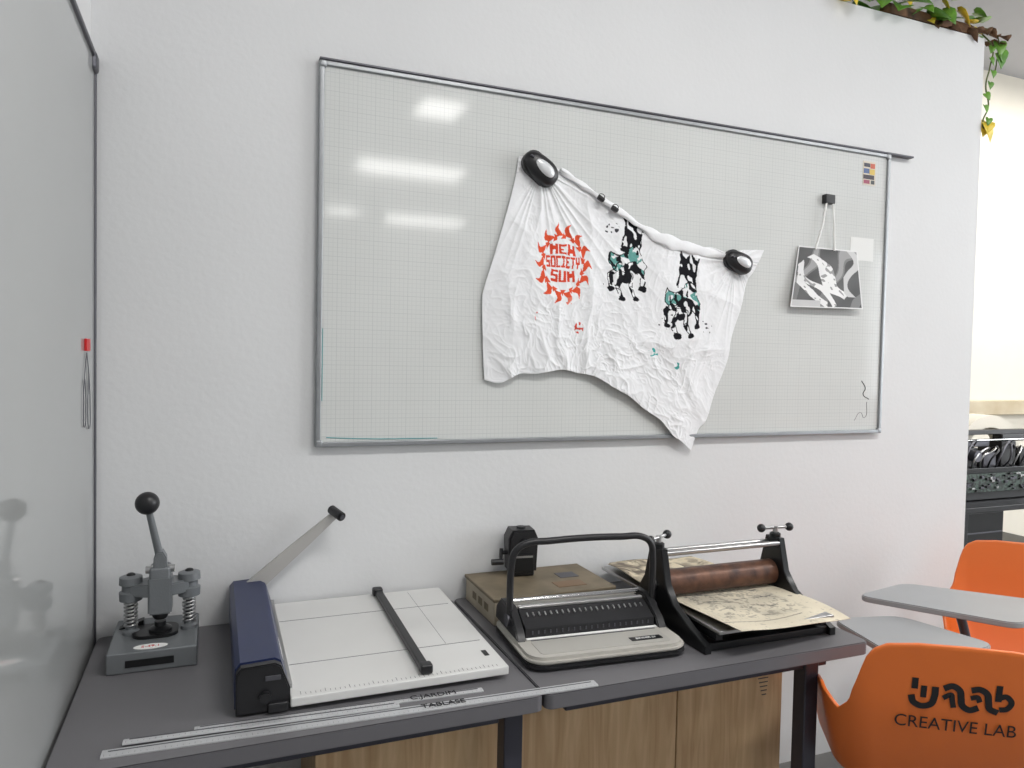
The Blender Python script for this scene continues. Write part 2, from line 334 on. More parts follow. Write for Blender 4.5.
for i,(px,pz) in enumerate(hp):
    t=i/199.; w=(.005+.0045*math.sin(math.pi*t)**.6)*(1+.25*math.sin(t*23)+.18*math.sin(t*61)) + (.013*max(0,math.sin((t-.45)*math.pi/.5)) if .45<t<.95 else 0)
    for k,a in enumerate(th): HX[i,k]=(px+.4*w*math.cos(a+t*3),-.030-.2*w-(.004+.20*w)*math.sin(a)-.0015*math.sin(t*40+a),pz-.4*w+w*math.cos(a)+.0022*math.sin(a*3+t*50))
grid(cg,'rolled_hem',HX,mat('white_cotton',S(234,235,237),.9,bump=.7,bscale=50))
cp=G('binder_clips_on_cloth',(0,0,0))
for i,(x,z) in enumerate(((1.120,1.982),(1.170,1.954))):
    box(cp,'clip_%d'%(i+1),(x,-.046,z),(.024,.016,.014),M_black,.004,rot=(0,.5,0)); tube(cp,'clip_wire_%d'%(i+1),[(x-.01,-.046,z+.004),(x-.008,-.054,z+.012),(x+.008,-.054,z+.008),(x+.01,-.046,z+.0)],.0012,M_black)

def mouse(loc,roll,sc):
    g=G('computer_mouse_magnet',loc,(0,roll,0)); g.scale=(sc,sc,sc)
    def shell(name,ax,az,d,y0,m,pw=2.4,off=(0,0)):
        nu,nv=48,14; P=np.zeros((nv,nu+1,3))
        for j in range(nv):
            t=j/(nv-1)*math.pi/2
            for i in range(nu+1):
                a=2*math.pi*i/nu; ca,sa=math.cos(a),math.sin(a); k=(abs(ca)**pw+abs(sa)**pw)**(-1/pw)
                P[j,i]=(off[0]+ax*ca*k*math.cos(t)**.7, y0-d*math.sin(t), off[1]+az*sa*k*math.cos(t)**.7*(1+.12*ca))
        return grid(g,name,P,m)
    shell('mouse_body',.062,.038,.028,-.0,M_black)
    shell('mouse_palm_cover',.045,.024,.026,-.0065,mat('silver_plastic',S(214,216,218),.3,.2),2.2,(.004,.0))
    prism(g,'mouse_side',rrect(.124,.076,.035),1,.0,.014,M_black)
    box(g,'scroll_wheel',(-.046,-.024,0),(.014,.008,.006),M_dkalu,.003)
    return g
mouse((.914,-.040,2.053),math.radians(36),1.0); mouse((1.660,-.042,1.822),math.radians(18),.9)

# ---------- hanging photo etc.
hg=G('hanging_photo_print',(0,0,0))
nn=180; a=np.linspace(0,1,nn)[None,:]; b=np.linspace(0,1,nn)[:,None]; A=np.broadcast_to(a,(nn,nn)); B=np.broadcast_to(b,(nn,nn))
TL,TR,BR,BL=np.array((1.940,-.02,1.902)),np.array((2.218,-.02,1.902)),np.array((2.235,-.040,1.686)),np.array((1.892,-.040,1.680))
Pp=((1-B)*(1-A))[...,None]*TL+((1-B)*A)[...,None]*TR+(B*A)[...,None]*BR+(B*(1-A))[...,None]*BL
wv=vn(A*4+B*2,B*4,72); wA=A+.10*vn(A*4,B*4,77); wB=B+.10*vn(A*4+7,B*4,78)
tone=.03+.06*wv
fold=np.sin((wA+wB*.5+.25*vn(A*3,B*3,75))*13); tone=np.where(fold>.55,.16,tone); tone=np.where((fold>.8)&(B<.6),.30,tone)
ax_=wA-.52; bx_=wB-.55; t1=ax_*math.cos(.9)+bx_*math.sin(.9); t2=-ax_*math.sin(.9)+bx_*math.cos(.9)
arm1=np.abs(t2+.02-.05*np.sin(t1*9))<.085+.03*np.cos(t1*7); arm2=np.abs(t2-.20+.06*np.sin(t1*8))<.045; arm3=(np.abs((wA-.25)-.9*(wB-.75))<.07)&(B>.45)
body=((arm1|arm2)&(np.abs(t1)<.44))|(arm3&(A<.5)&(A>.04))
tone=np.where(body,.66+.16*wv,tone); tone=np.where(body&(vn(t1*16,t2*26,76)>.72),.28,tone)
tone=np.where((A>.74)&(np.abs(wA-.90-.10*np.sin(B*8))<.05)&(B<.8),.55,tone)
tone=np.where((B>.88)&(A<.40),.5,tone)
tone=np.where((A<.012)|(A>.988)|(B<.018)|(B>.982),.75,tone)
ph=grid(hg,'photo',Pp,attrmat('photo_paper',.4,0,.4),np.repeat(tone[...,None],3,-1)); solid(ph,.001)
box(hg,'wall_clip',(2.068,-.024,2.078),(.046,.022,.034),M_black,.004)
tube(hg,'string_a',[(2.054,-.030,2.07),(2.040,-.030,1.99),(2.015,-.024,1.895)],.0036,M_white,bez=False)
tube(hg,'string_b',[(2.082,-.030,2.07),(2.092,-.030,1.99),(2.104,-.024,1.895)],.0036,M_white,bez=False)
box(None,'blank_paper_note',(2.247,-.0147,1.912),(.115,.001,.085),mat('note_paper',S(224,225,223),.7),0)
sg=G('colour_sticker',(2.270,-.0142,2.196))
for i,(dx,dz,w,h,c) in enumerate([(0,0,.062,.088,(205,196,180)),(-.012,.030,.030,.014,(50,50,66)),(.016,.028,.022,.018,(190,90,64)),(-.014,.008,.028,.018,(74,96,140)),(.014,.006,.026,.020,(206,176,80)),(-.002,-.014,.054,.016,(50,40,52)),(-.012,-.032,.030,.014,(150,64,90)),(.018,-.032,.018,.014,(60,66,70))]):
    box(sg,'patch_%d'%i,(dx,-.0005*(1+(i>0)),dz),(w,.001,h),mat('sticker_c%d'%i,S(*c),.5),0)

# ---------- tables
def table(name,x0,x1,legs):
    g=G(name,((x0+x1)/2,-.341,0)); w=x1-x0
    prism(g,'top',rrect(w-.002,.676,.018,5),2,.716,.7495,M_tedge,.002)
    prism(g,'laminate',rrect(w-.006,.672,.017,5),2,.7485,.75,M_table,0)
    for i,(lx,ly) in enumerate(legs): box(g,'leg_%d'%(i+1),(lx-(x0+x1)/2,ly+.341,.358),(.045,.045,.716),M_leg,.004)
    for i,ly in enumerate((-.26,.29)): box(g,'apron_%d'%(i+1),(0,ly,.694),(w-.16,.025,.044),M_leg,.003)
    return g
table('grey_worktable',-.268,.668,[(-.22,-.60),(.62,-.60),(-.22,-.04),(.62,-.04)])
table('grey_worktable',.671,1.6095,[(1.472,-.60),(.75,-.045),(1.472,-.045)])
kg=G('oak_cabinet',(.87,-.3,0))
box(kg,'carcass',(0,.02,.333),(1.30,.30,.666),M_wood,.002)
for i,(a_,b_) in enumerate(((.215,.702),(.706,1.168),(1.172,1.530))): box(kg,'door_%d'%(i+1),((a_+b_)/2-.87,-.142,.355),(b_-a_,.02,.61),M_wood,.002)
for i in range(5): box(kg,'stamp_mark_%d'%i,(1.46-.87+.001*i,-.1525,.580-.012*i),(.036-.005*i,.001,.0025),M_dkalu,0)

# ---------- rivet hand press
rg=G('rivet_hand_press',(-.125,-.15,.75))
box(rg,'base',(0,0,.024),(.188,.232,.048),M_press,.004)
box(rg,'front_nameplate',(-.005,-.1165,.022),(.10,.002,.016),M_blackm,0)
prism(rg,'white_label',[(.04*math.cos(t)*.9-.005,.016*math.sin(t)-.09) for t in np.linspace(0,2*math.pi,28)[:-1]],2,.048,.0486,M_white)
text(rg,'label_writing','S-49.1',.016,M_red,(-.005,-.09,.0488),(0,0,0))
prism(rg,'hub_plate',rrect(.10,.09,.03),2,.048,.056,M_blackm,.001)
for i,x in enumerate((-.055,.073)):
    lathe(rg,'column_foot_%d'%(i+1),[(.019,.048),(.019,.056),(.012,.060),(.012,.066)],(x,.01,0),M_press)
    cyl(rg,'column_rod_%d'%(i+1),(x,.01,.05),(x,.01,.18),.0075,M_chrome)
    tube(rg,'spring_%d'%(i+1),[(x+.0135*math.cos(t),.01+.0135*math.sin(t),.064+.062*t/(14*math.pi)) for t in np.linspace(0,14*math.pi,113)],.0026,M_steel,bez=False)
    lathe(rg,'column_cap_%d'%(i+1),[(.016,.126),(.025,.130),(.026,.150),(.020,.153),(.020,.166),(.026,.169),(.025,.186),(.015,.190)],(x,.01,0),M_press)
    ball(rg,'cap_nut_%d'%(i+1),(x,.01,.190),.010,M_blackm,(1,1,.6))
prism(rg,'crosshead',[(-.055,-.012),(-.02,-.028),(.038,-.028),(.073,-.012),(.073,.032),(.038,.045),(-.02,.045),(-.055,.032)],2,.142,.172,M_press,.003)
lathe(rg,'die_holder',[(.026,.050),(.026,.062),(.013,.068),(.013,.078)],(.010,-.008,0),M_blackm)
lathe(rg,'ram',[(.014,.085),(.018,.092),(.018,.120),(.024,.125),(.024,.142)],(.010,-.008,0),M_blackm)
prism(rg,'ram_guide',[(-.016,.10),(.036,.10),(.036,.19),(-.016,.19)],1,-.034,.02,M_press,.004)
box(rg,'head_block',(.010,-.004,.190),(.046,.056,.045),M_press,.006)
prism(rg,'left_web',[(-.085,.048),(-.03,.048),(-.03,.066),(-.065,.056)],1,.045,.07,M_blackm,.001)
cyl(rg,'pivot_pin',(-.022,-.012,.205),(.042,-.012,.205),.009,M_steel)
prism(rg,'lever_yoke',[(-.006,.19),(.026,.19),(.024,.235),(.016,.25),(.004,.25),(-.004,.235)],1,-.030,.006,M_press,.003)
lp0=Vector((.009,-.014,.235)); lp1=Vector((-.013,-.044,.352))
cyl(rg,'lever_rod',lp0,lp1,.0095,M_press,r2=.0075); ball(rg,'lever_knob',lp1+Vector((-.003,-.006,.020)),.0265,M_black)

# ---------- paper guillotine
gg=G('paper_guillotine',(.335,-.552,.753),(math.radians(1.4),0,0))
box(gg,'cutting_table',(.052,.258,.018),(.476,.562,.020),M_plate,.003)
box(gg,'under_frame',(.052,.272,.008),(.450,.50,.010),mat('frame_grey',S(150,150,150),.5),.002)
M_line=mat('guide_grey',S(120,120,122),.6)
for i,y in enumerate((.135,.40)): box(gg,'guide_line_%d'%(i+1),(.05,y,.0282),(.45,.0014,.0006),M_dkalu,0)
for i in range(44): box(gg,'scale_tick_%d'%(i+1),(-.165+i*.01,-.010 if i%5 else -.006,.0282),(.0008,.008 if i%5 else .014,.0006),M_dkalu,0)
box(gg,'format_line',(.19,.33,.0282),(.0007,.38,.0005),M_line,0)
box(gg,'table_label',(.262,.06,.0283),(.030,.012,.0006),M_blackm,0,rot=(0,0,1.57))
prism(gg,'blade_housing',[(-.292,.006),(-.292,.088),(-.282,.1),(-.215,.103),(-.203,.096),(-.188,.046),(-.188,.006)],1,.006,.545,M_navy,.004)
prism(gg,'housing_front_cap',[(-.290,.002),(-.290,.086),(-.281,.098),(-.216,.101),(-.204,.094),(-.186,.046),(-.186,.002)],1,-.014,.007,M_black,.003)
cyl(gg,'front_knob',(-.235,-.024,.035),(-.235,-.012,.035),.012,M_black,bev=.002)
box(gg,'front_slot',(-.22,-.0155,.072),(.03,.003,.01),M_dkalu,.001); box(gg,'cap_foot',(-.21,-.008,.012),(.04,.03,.02),M_black,.003)
# small lettering on the sloped right face of the housing
slp=math.atan2(.05,.015)
tx=text(gg,'housing_mark','TRIMMER 354',.018,M_white,(-.1943,.12,.0735),(0,0,0)); e1=Vector((0,1,0)); e2=Vector((-.015,0,.050)).normalized(); e3=e1.cross(e2)
tx.rotation_euler=Matrix((e1,e2,e3)).transposed().to_euler()
box(gg,'clear_guard',(-.183,.28,.034),(.008,.52,.010),M_steel,.001)
box(gg,'back_gauge',(.102,.262,.038),(.020,.53,.016),M_black,.003,rot=(0,0,math.radians(-.4)))
for i,y in enumerate((.002,.52)): box(gg,'gauge_clamp_%d'%(i+1),(.102,y,.040),(.028,.026,.022),M_black,.005)
for i,(x,y) in enumerate(((-.15,.04),(.26,.04),(.26,.5),(-.15,.5))): cyl(gg,'foot_%d'%(i+1),(x,y,-.0025-.0242*y),(x,y,.012),.012,M_black)
A0=Vector((-.240,.520,.082)); A1=Vector((-.022,.510,.272))
dv=(A1-A0).normalized(); nrm=Vector((0,1,0)); sd=dv.cross(nrm).normalized()
bm=bmesh.new()
def q(p,w,t): return [bm.verts.new(p+sd*w*a+nrm*t*b) for a,b in ((-1,-1),(1,-1),(1,1),(-1,1))]
r0=q(A0,.021,.004); r1=q(A0.lerp(A1,.6),.016,.004); r2=q(A1,.010,.004)
for ra,rb in ((r0,r1),(r1,r2)):
    for i in range(4): bm.faces.new((ra[i],ra[(i+1)%4],rb[(i+1)%4],rb[i]))
bm.faces.new(r0[::-1]); bm.faces.new(r2)
fin(bm,gg,'lever_arm',mat('pale_grey_steel',S(176,174,171),.5,.0))
cyl(gg,'lever_grip',A1+Vector((-.010,.006,.014)),A1+Vector((.012,-.046,.002)),.0125,M_black,bev=.003)
cyl(gg,'lever_grip_end',A1+Vector((.012,-.046,.002)),A1+Vector((.013,-.048,.0015)),.007,M_dkalu)

# ---------- rulers
def ruler(name,p0,p1,w,z,m,t=.003,txt=None,tx=.18):
    p0=Vector(p0);p1=Vector(p1); d=p1-p0; L_=d.length; g=G(name,((p0.x+p1.x)/2,(p0.y+p1.y)/2,z),(0,0,math.atan2(d.y,d.x)))
    prism(g,'strip',[(-w/2,0),(w/2,0),(w/2,t*.4),(w/2-.006,t),(-w/2+.004,t),(-w/2,t*.6)],0,-L_/2,L_/2,m,0)
    box(g,'grip_groove',(0,.003,t+.0002),(L_-.02,.003,.0006),M_dkalu,0)
    n=int(L_/.01)
    bm=bmesh.new()
    for i in range(n):
        x=-L_/2+.005+i*.01; h=.005 if i%5 else .008
        vs=[bm.verts.new(v) for v in ((x,-w/2+.001,t+.0004),(x+.0005,-w/2+.001,t+.0004),(x+.0005,-w/2+h,t+.0004),(x,-w/2+h,t+.0004))]; bm.faces.new(vs)
    fin(bm,g,'graduations',M_dkalu)
    if txt: text(g,'handwriting',txt,.024,M_ink,(tx,.0,t+.001),(0,0,0))
    return g
ra=mat('satin_aluminium',S(205,206,208),.4,.45,var=.08,vscale=40)
ruler('aluminium_ruler',(-.182,-.626),(.800,-.662),.030,.7502,ra,.004,'TABLASE',.14)
ruler('aluminium_ruler',(-.150,-.600),(.36,-.625),.020,.7545,ra,.004)
ruler('aluminium_ruler',(-.03,-.583),(.55,-.607),.020,.7502,ra,.003,'C.JARDIM')

# ---------- storage case and sharpener
cgx=G('brown_storage_case',(.895,-.135,.75))
box(cgx,'case_body',(0,0,.033),(.372,.242,.066),M_cardbeige,.003); box(cgx,'case_lid',(0,0,.070),(.380,.250,.010),M_cardbrown,.003)
box(cgx,'lid_patch',(.10,.02,.0755),(.06,.05,.001),M_dkalu,0); box(cgx,'lid_patch_2',(.07,-.06,.0755),(.09,.05,.001),mat('tape',S(120,94,68),.5),0)
for i in range(3): box(cgx,'side_print_%d'%i,(-.187,-.06+.05*i,.035),(.001,.03,.02),M_cardbrown,0)
sh=G('desktop_pencil_sharpener',(.868,-.055,.826),(0,0,math.radians(-8)))
box(sh,'clamp_base',(0,0,.008),(.07,.07,.016),M_black,.004)
prism(sh,'housing',[(-.042,.014),(.042,.014),(.046,.112),(.034,.138),(-.034,.138),(-.046,.112)],1,-.036,.034,M_black,.006)
box(sh,'shavings_tray',(0,-.040,.040),(.062,.016,.05),M_blackm,.004); box(sh,'tray_band',(0,-.0485,.062),(.05,.002,.006),M_steel,0)
cyl(sh,'pencil_port',(0,-.036,.098),(0,-.048,.098),.014,M_blackm,bev=.002); cyl(sh,'top_knob',(.0,0,.136),(0,0,.143),.014,M_black)
cyl(sh,'crank_axle',(-.038,.0,.065),(-.060,.0,.065),.006,M_black); tube(sh,'crank_arm',[(-.060,0,.078),(-.062,-.005,.06),(-.064,-.012,.040)],.0055,M_black); cyl(sh,'crank_grip',(-.056,-.012,.040),(-.092,-.012,.040),.009,M_black)

# ---------- comb binding machine
bn=G('comb_binding_machine',(.888,-.588,.75),(0,0,math.radians(-4.0)))
prism(bn,'bottom_pan',rrect(.424,.306,.045,8,0,.152),2,.006,.016,M_black,.003)
for i,(x,y) in enumerate(((-.17,.04),(.17,.04),(.17,.27),(-.17,.27))): cyl(bn,'foot_%d'%(i+1),(x,y,0),(x,y,.008),.012,M_black)
prism(bn,'body_shell',rrect(.424,.306,.05,8,0,.152),2,.014,.034,M_beige,.008)
prism(bn,'tray_recess',rrect(.345,.088,.012,5,0,.068),2,.034,.0348,mat('tray_grey',S(172,170,164),.45),0)
prism(bn,'rear_housing',[(.135,.034),(.150,.052),(.205,.085),(.262,.085),(.290,.060),(.296,.034)],0,-.180,.180,M_beige,.003)
for i,s in enumerate((-1,1)): prism(bn,'side_cheek_%d'%(i+1),[(.110,.034),(.125,.055),(.19,.098),(.255,.098),(.290,.070),(.296,.034)],0,s*.182,s*.205,M_black,.003)
prism(bn,'comb_block',[(.125,.034),(.128,.058),(.185,.086),(.200,.086),(.200,.034)],0,-.178,.178,M_black,.001)
slope=math.atan2(.028,.057)
for i in range(21): box(bn,'comb_tooth_%d'%(i+1),(-.160+i*.016,.168,.0795),(.004,.012,.004),M_steel,.001,rot=(slope,0,0))
for i in range(21): box(bn,'die_slot_%d'%(i+1),(-.160+i*.016,.1265,.048),(.0035,.003,.008),M_dkalu,0)
box(bn,'silver_rail',(0,.196,.090),(.352,.014,.008),M_steel,.002)
cyl(bn,'chrome_bar',(-.182,.225,.098),(.182,.225,.098),.0065,M_chrome)
box(bn,'paper_guide',(0,.118,.0365),(.36,.010,.003),M_white,.001)
box(bn,'edge_scale',(0,.110,.0352),(.34,.003,.001),M_dkalu,0)
tube(bn,'lever_handle',[(-.202,.185,.06),(-.202,.185,.12),(-.200,.183,.20),(-.192,.180,.238),(-.170,.178,.256),(-.10,.178,.262),(.10,.178,.262),(.170,.178,.256),(.192,.180,.238),(.200,.183,.20),(.202,.185,.12),(.202,.185,.06)],.009,M_black)
for i,s in enumerate((-1,1)): cyl(bn,'pivot_%d'%(i+1),(s*.205,.185,.065),(s*.211,.185,.065),.016,M_dkalu)
box(bn,'badge',(.115,.054,.0355),(.085,.022,.001),M_blackm,0); text(bn,'badge_text','BINDER 21',.012,M_white,(.115,.054,.0362),(0,0,0))

# ---------- etching press
ep=G('etching_press',(1.348,-.38,.75))
def frame(name,x):
    pts=[(-.23,0),(-.23,.020),(-.165,.045),(-.090,.080),(-.052,.125),(-.036,.185),(-.028,.215),(.028,.215),(.036,.185),(.052,.125),(.085,.080),(.14,.045),(.185,.020),(.185,0),(.10,0),(.05,.022),(-.05,.022),(-.10,0)]
    return prism(ep,name,pts,0,x-.011,x+.011,M_blackm,.002)
frame('side_frame_1',-.203); frame('side_frame_2',.203)
for i,y in enumerate((-.205,.165)): box(ep,'base_crossbar_%d'%(i+1),(0,y,.012),(.40,.03,.02),M_blackm,.003)
cyl(ep,'upper_roller',(-.188,0,.112),(.188,0,.112),.036,M_roller,seg=48)
cyl(ep,'lower_roller',(-.188,0,.030),(.188,0,.030),.015,M_roller,seg=32)
for i,s in enumerate((-1,1)):
    cyl(ep,'roller_axle_%d'%(i+1),(s*.186,0,.112),(s*.222,0,.112),.014,M_steel,bev=.002)
    cyl(ep,'pressure_screw_%d'%(i+1),(s*.203,0,.21),(s*.203,0,.245),.0075,M_steel); lathe(ep,'screw_collar_%d'%(i+1),[(.016,.213),(.016,.224),(.010,.228)],(s*.203,0,0),M_blackm)
    an_=-.5 if s<0 else .1; dx,dy=math.cos(an_)*.048,-math.sin(an_)*.048
    cyl(ep,'tee_bar_%d'%(i+1),(s*.203-dx,-dy,.241),(s*.203+dx,dy,.241),.0045,M_steel)
    for k,t in enumerate((-1,1)): ball(ep,'tee_knob_%d_%d'%(i+1,k+1),(s*.203+t*dx,t*dy,.241),.0125,M_black)
for i,(y,z) in enumerate(((-.024,.200),(.022,.196))): cyl(ep,'tie_bar_%d'%(i+1),(-.2,y,z),(.2,y,z),.0075,M_steel)
box(ep,'press_bed',(0,.05,.058),(.37,.60,.010),M_steel,.002)
for i,s in enumerate((-1,1)): box(ep,'bed_rail_%d'%(i+1),(s*.17,-.03,.042),(.02,.40,.022),M_blackm,.002)
sp2=mat('stained_newsprint',S(214,202,176),.8,col2=S(112,102,90),vscale=14,vdetail=12,contrast=(.40,.60),bump=.3,dist=1.5)
def quadgrid(quad,zf,n):
    a=np.linspace(0,1,n)[None,:]; b=np.linspace(0,1,n)[:,None]; A=np.broadcast_to(a,(n,n)); B=np.broadcast_to(b,(n,n)); q_=[np.array(p,float) for p in quad]
    P=((1-B)*(1-A))[...,None]*q_[0]+((1-B)*A)[...,None]*q_[1]+(B*A)[...,None]*q_[2]+(B*(1-A))[...,None]*q_[3]
    return A,B,np.concatenate([P,zf(A,B)[...,None]],-1)
A,B,Pb=quadgrid([(-.170,.02),(.178,.02),(.235,-.258),(-.160,-.300)],lambda A,B:.068+.005*np.sin(A*7+B*3)*B+.008*B**3*np.sin(A*5+1)-.016*B**4*(A)+.003,240)
base=np.array(S(214,205,184)[:3]); inkc=np.array(S(66,68,76)[:3])
n1=vn(A*5+.8*vn(A*9,B*9,81),B*5,82); n2=vn(A*26,B*22,83); n3=vn(A*70,B*50,84)
img=np.clip((.66-n1)*2.2,0,1)*.50+(n2*n3>.30)*.40+(np.abs(np.sin((B*16+1.6*vn(A*8,B*4,85))))<.20)*.4*(n2>.3)
mask=np.clip(np.minimum.reduce([A-.05,.84-A,B+.2,.78-B])*14,0,1)*(.6+.4*n1)
spots=(vn(A*60,B*60,86)>.90)*.4+ (np.hypot(A-.9,B-.45)<.02)*.5+(np.abs(B-.80-.03*np.sin(A*4))<.008)*(A<.7)*.5
k=np.clip(img*mask+spots,0,.92)[...,None]; Cb=base*(1-k)+inkc*k; Cb=Cb*(1-.15*vn(A*6,B*6,87))[...,None]
o=grid(ep,'printed_proof',Pb,attrmat('printed_proof_paper',.8,.2,.2),Cb); solid(o,.0012)
for nm,qd,z0,m_ in (('newsprint_sheet',[(-.16,.345),(.15,.34),(.17,.03),(-.165,.03)],.073,sp2),('newsprint_sheet_top',[(-.185,.31),(.02,.335),(.03,.10),(-.185,.08)],.081,sp2)):
    A,B,Pb=quadgrid(qd,lambda A,B:z0+.004*np.sin(A*6+B*5),30); o=grid(ep,nm,Pb,m_); solid(o,.0012)

# ---------- chairs
def chair(loc,rot,logo=False,drop=0.):
    g=G('orange_tablet_chair',loc,(0,0,rot))
    ns,nt=121,40; smax=.50; P=np.zeros((nt,ns,3))
    def lean(z): return -.16*(z-.45)
    xs_=[0,.10,.165,.195,.212,.222,.245,.275,.31,.36,.42,.47,.50]; zs_=[.832,.830,.822,.805,.775,.73,.655,.625,.645,.658,.650,.61,.550]
    def ztop(s): return float(np.interp(abs(s),xs_,zs_))
    def path(s):
        a=abs(s); sg=1 if s>=0 else -1
        if a<.18: return s,.15*a*a
        R_=.105; L_=R_*math.pi/2; y0=.15*.18**2
        if a<.18+L_:
            t=(a-.18)/R_; return sg*(.18+R_*math.sin(t)), y0+R_*(1-math.cos(t))
        return sg*(.18+R_), y0+R_+(a-.18-L_)
    for i in range(ns):
        s=-smax+2*smax*i/(ns-1); zt=ztop(s); x,y=path(s)
        for j in range(nt):
            t=j/(nt-1); z=.43+(zt-.43)*t
            f=min(1,max(0,(z-.43)/.27)); k=.78+.22*f**.7
            P[j,i]=(x*k, y+lean(z)+ (1-f)**2*.05, z)
    o=grid(g,'back_shell',P,M_orange); solid(o,.009)
    o.modifiers.new('b','BEVEL').width=.003
    n=30; A=np.linspace(-1,1,n); Pq=np.zeros((n,n,3))
    for j in range(n):
        for i in range(n):
            xx,vv=A[i],j/(n-1); w=.235-.02*abs(vv-.5)*2
            y=.045+.42*vv-(.06*xx**4 if vv>.5 else -.04*xx**4)
            Pq[j,i]=(w*xx,y,.435+.02*xx**4+.012*vv-.03*max(0,vv-.85)*4)
    o=grid(g,'seat',Pq,M_orange); solid(o,.012)
    cyl(g,'seat_column',(0,.25,.12),(0,.25,.43),.028,M_dkalu); lathe(g,'storage_dish',[(.04,.17),(.24,.19),(.25,.21),(.23,.205),(.04,.185)],(0,.25,0),M_dkalu)
    for i in range(5):
        a=i*2*math.pi/5+.3; ex,ey=.27*math.cos(a),.25+.27*math.sin(a)
        tube(g,'base_arm_%d'%(i+1),[(0,.25,.13),(.14*math.cos(a),.25+.14*math.sin(a),.12),(ex,ey,.07)],.016,M_dkalu); cyl(g,'caster_%d'%(i+1),(ex-.012*math.sin(a),ey+.012*math.cos(a),.028),(ex+.012*math.sin(a),ey-.012*math.cos(a),.028),.028,M_black)
    if logo:
        def conform(o):
            me=o.data
            for v in me.vertices:
                w=o.matrix_basis@v.co; y=.15*w.x*w.x+lean(w.z)-.0065; v.co=(w.x,y+ (w.y*.3),w.z)
            o.matrix_basis=Matrix.Identity(4)
        t=text(g,'logo_text','CREATIVE LAB',.043,M_ink,(-.008,0,.632),(math.radians(90),0,0),.0002)
        sc=.260/max(t.dimensions.x,.01); t.scale=(sc,1,1); bpy.context.view_layer.update(); conform(t)
        def ribbon(name,pts,w):
            pts=[(p[0]-.003,p[1]) for p in pts]
            c=curve_pts(pts,60) if len(pts)>2 else np.linspace(pts[0],pts[1],20)
            d=np.gradient(c,axis=0); d/=np.linalg.norm(d,axis=1)[:,None]+1e-9; nn_=np.stack([-d[:,1],d[:,0]],-1)
            Pr=np.zeros((2,len(c),3))
            for k,s in enumerate((-1,1)):
                e=c+nn_*w/2*s; Pr[k,:,0]=e[:,0]; Pr[k,:,2]=e[:,1]; Pr[k,:,1]=.15*e[:,0]**2+lean(e[:,1])-.0068
            grid(g,name,Pr,M_ink)
        z0=.706
        ribbon('logo_stroke_1',[(-.098,z0+.040),(-.098,z0+.012)],.014)
        ribbon('logo_stroke_2',[(-.104,z0-.004),(-.098,z0-.022),(-.080,z0-.030),(-.060,z0-.022),(-.054,z0+.0),(-.054,z0+.022)],.015)
        ribbon('logo_stroke_2b',[(-.078,z0+.022),(-.078,z0-.008)],.013)
        ribbon('logo_stroke_3',[(-.036,z0+.020),(-.018,z0+.028),(-.002,z0+.018),(.002,z0+.0),(.006,z0-.018),(.022,z0-.028),(.040,z0-.020)],.015)
        ribbon('logo_stroke_3b',[(-.036,z0-.004),(-.020,z0+.006),(-.016,z0-.008),(-.012,z0-.026)],.012)
        ribbon('logo_stroke_4',[(.022,z0+.022),(.040,z0+.026),(.056,z0+.016),(.060,z0-.002),(.064,z0-.020),(.082,z0-.028)],.015)
        ribbon('logo_stroke_4b',[(.022,z0+.002),(.036,z0+.006),(.042,z0-.006)],.012)
        ribbon('logo_stroke_5',[(.080,z0+.040),(.080,z0+.0)],.014)
        ribbon('logo_stroke_6',[(.080,z0+.008),(.096,z0+.014),(.108,z0+.0),(.100,z0-.016),(.084,z0-.020)],.013)
    return g
def tablet(g,pts,z):
    inv=(Matrix.Translation(g.location)@g.rotation_euler.to_matrix().to_4x4()).inverted()
    L_=[inv@Vector((x,y,0)) for x,y in pts]; n=len(L_); out=[]
    for i in range(n):
        p,a,b=L_[i],L_[i-1],L_[(i+1)%n]; d1=(a-p); d2=(b-p); r_=min(.05,.4*d1.length,.4*d2.length); s=p+d1.normalized()*r_; e=p+d2.normalized()*r_
        for k in range(7):
            t=k/6; q_=s*(1-t)**2+p*2*t*(1-t)+e*t*t; out.append((q_.x,q_.y))
    prism(g,'writing_tablet',out,2,z-.018,z,M_tablet,.003)
    c=sum(L_,Vector())/len(L_)
    tube(g,'tablet_support',[(c.x,c.y,z-.016),(c.x*.95,c.y,z-.05),(c.x*.7,c.y*.9,.5),(0,.25,.38)],.014,M_dkalu)
c1=chair((1.648,-.890,0),math.radians(-34),True)
tablet(c1,[(1.765,-.395),(1.99,-.45),(2.05,-.72),(1.685,-.74)],.70)
c2=chair((2.755,-.35,0),math.radians(128))
tablet(c2,[(1.93,-.335),(2.20,-.285),(2.50,-.60),(2.18,-.70)],.735)

# ---------- pothos on top of the partition
pl=G('trailing_pothos',(2.6,.06,2.808))
o=prism(pl,'planter_box',rrect(.50,.11,.03),2,.0,.05,M_brown,.008)
bmL={0:bmesh.new(),1:bmesh.new(),2:bmesh.new()}
def leaf(bm,loc,R,s,fold=.25):
    pts=[(0,-.05),(.22,-.22),(.46,-.1),(.52,.18),(.36,.55),(.14,.86),(0,1.08)]
    ctr=[(0,-.05),(0,.2),(0,.5),(0,.8),(0,1.08)]
    mid=[bm.verts.new(loc+R@Vector((0,y*s,-.18*s*y*y))) for _,y in ctr]
    for sg in (-1,1):
        side=[bm.verts.new(loc+R@Vector((sg*x*s,y*s,abs(x)*fold*s-.18*s*y*y))) for x,y in pts[1:-1]]
        try:
            bm.faces.new((mid[0],side[0],side[1],mid[1])); bm.faces.new((mid[1],side[1],side[2],mid[2])); bm.faces.new((mid[2],side[2],side[3],mid[3])); bm.faces.new((mid[3],side[3],side[4],mid[4]))
        except Exception: pass
def rr_(yaw,pitch,roll=0): return Euler((pitch,roll,yaw)).to_matrix()
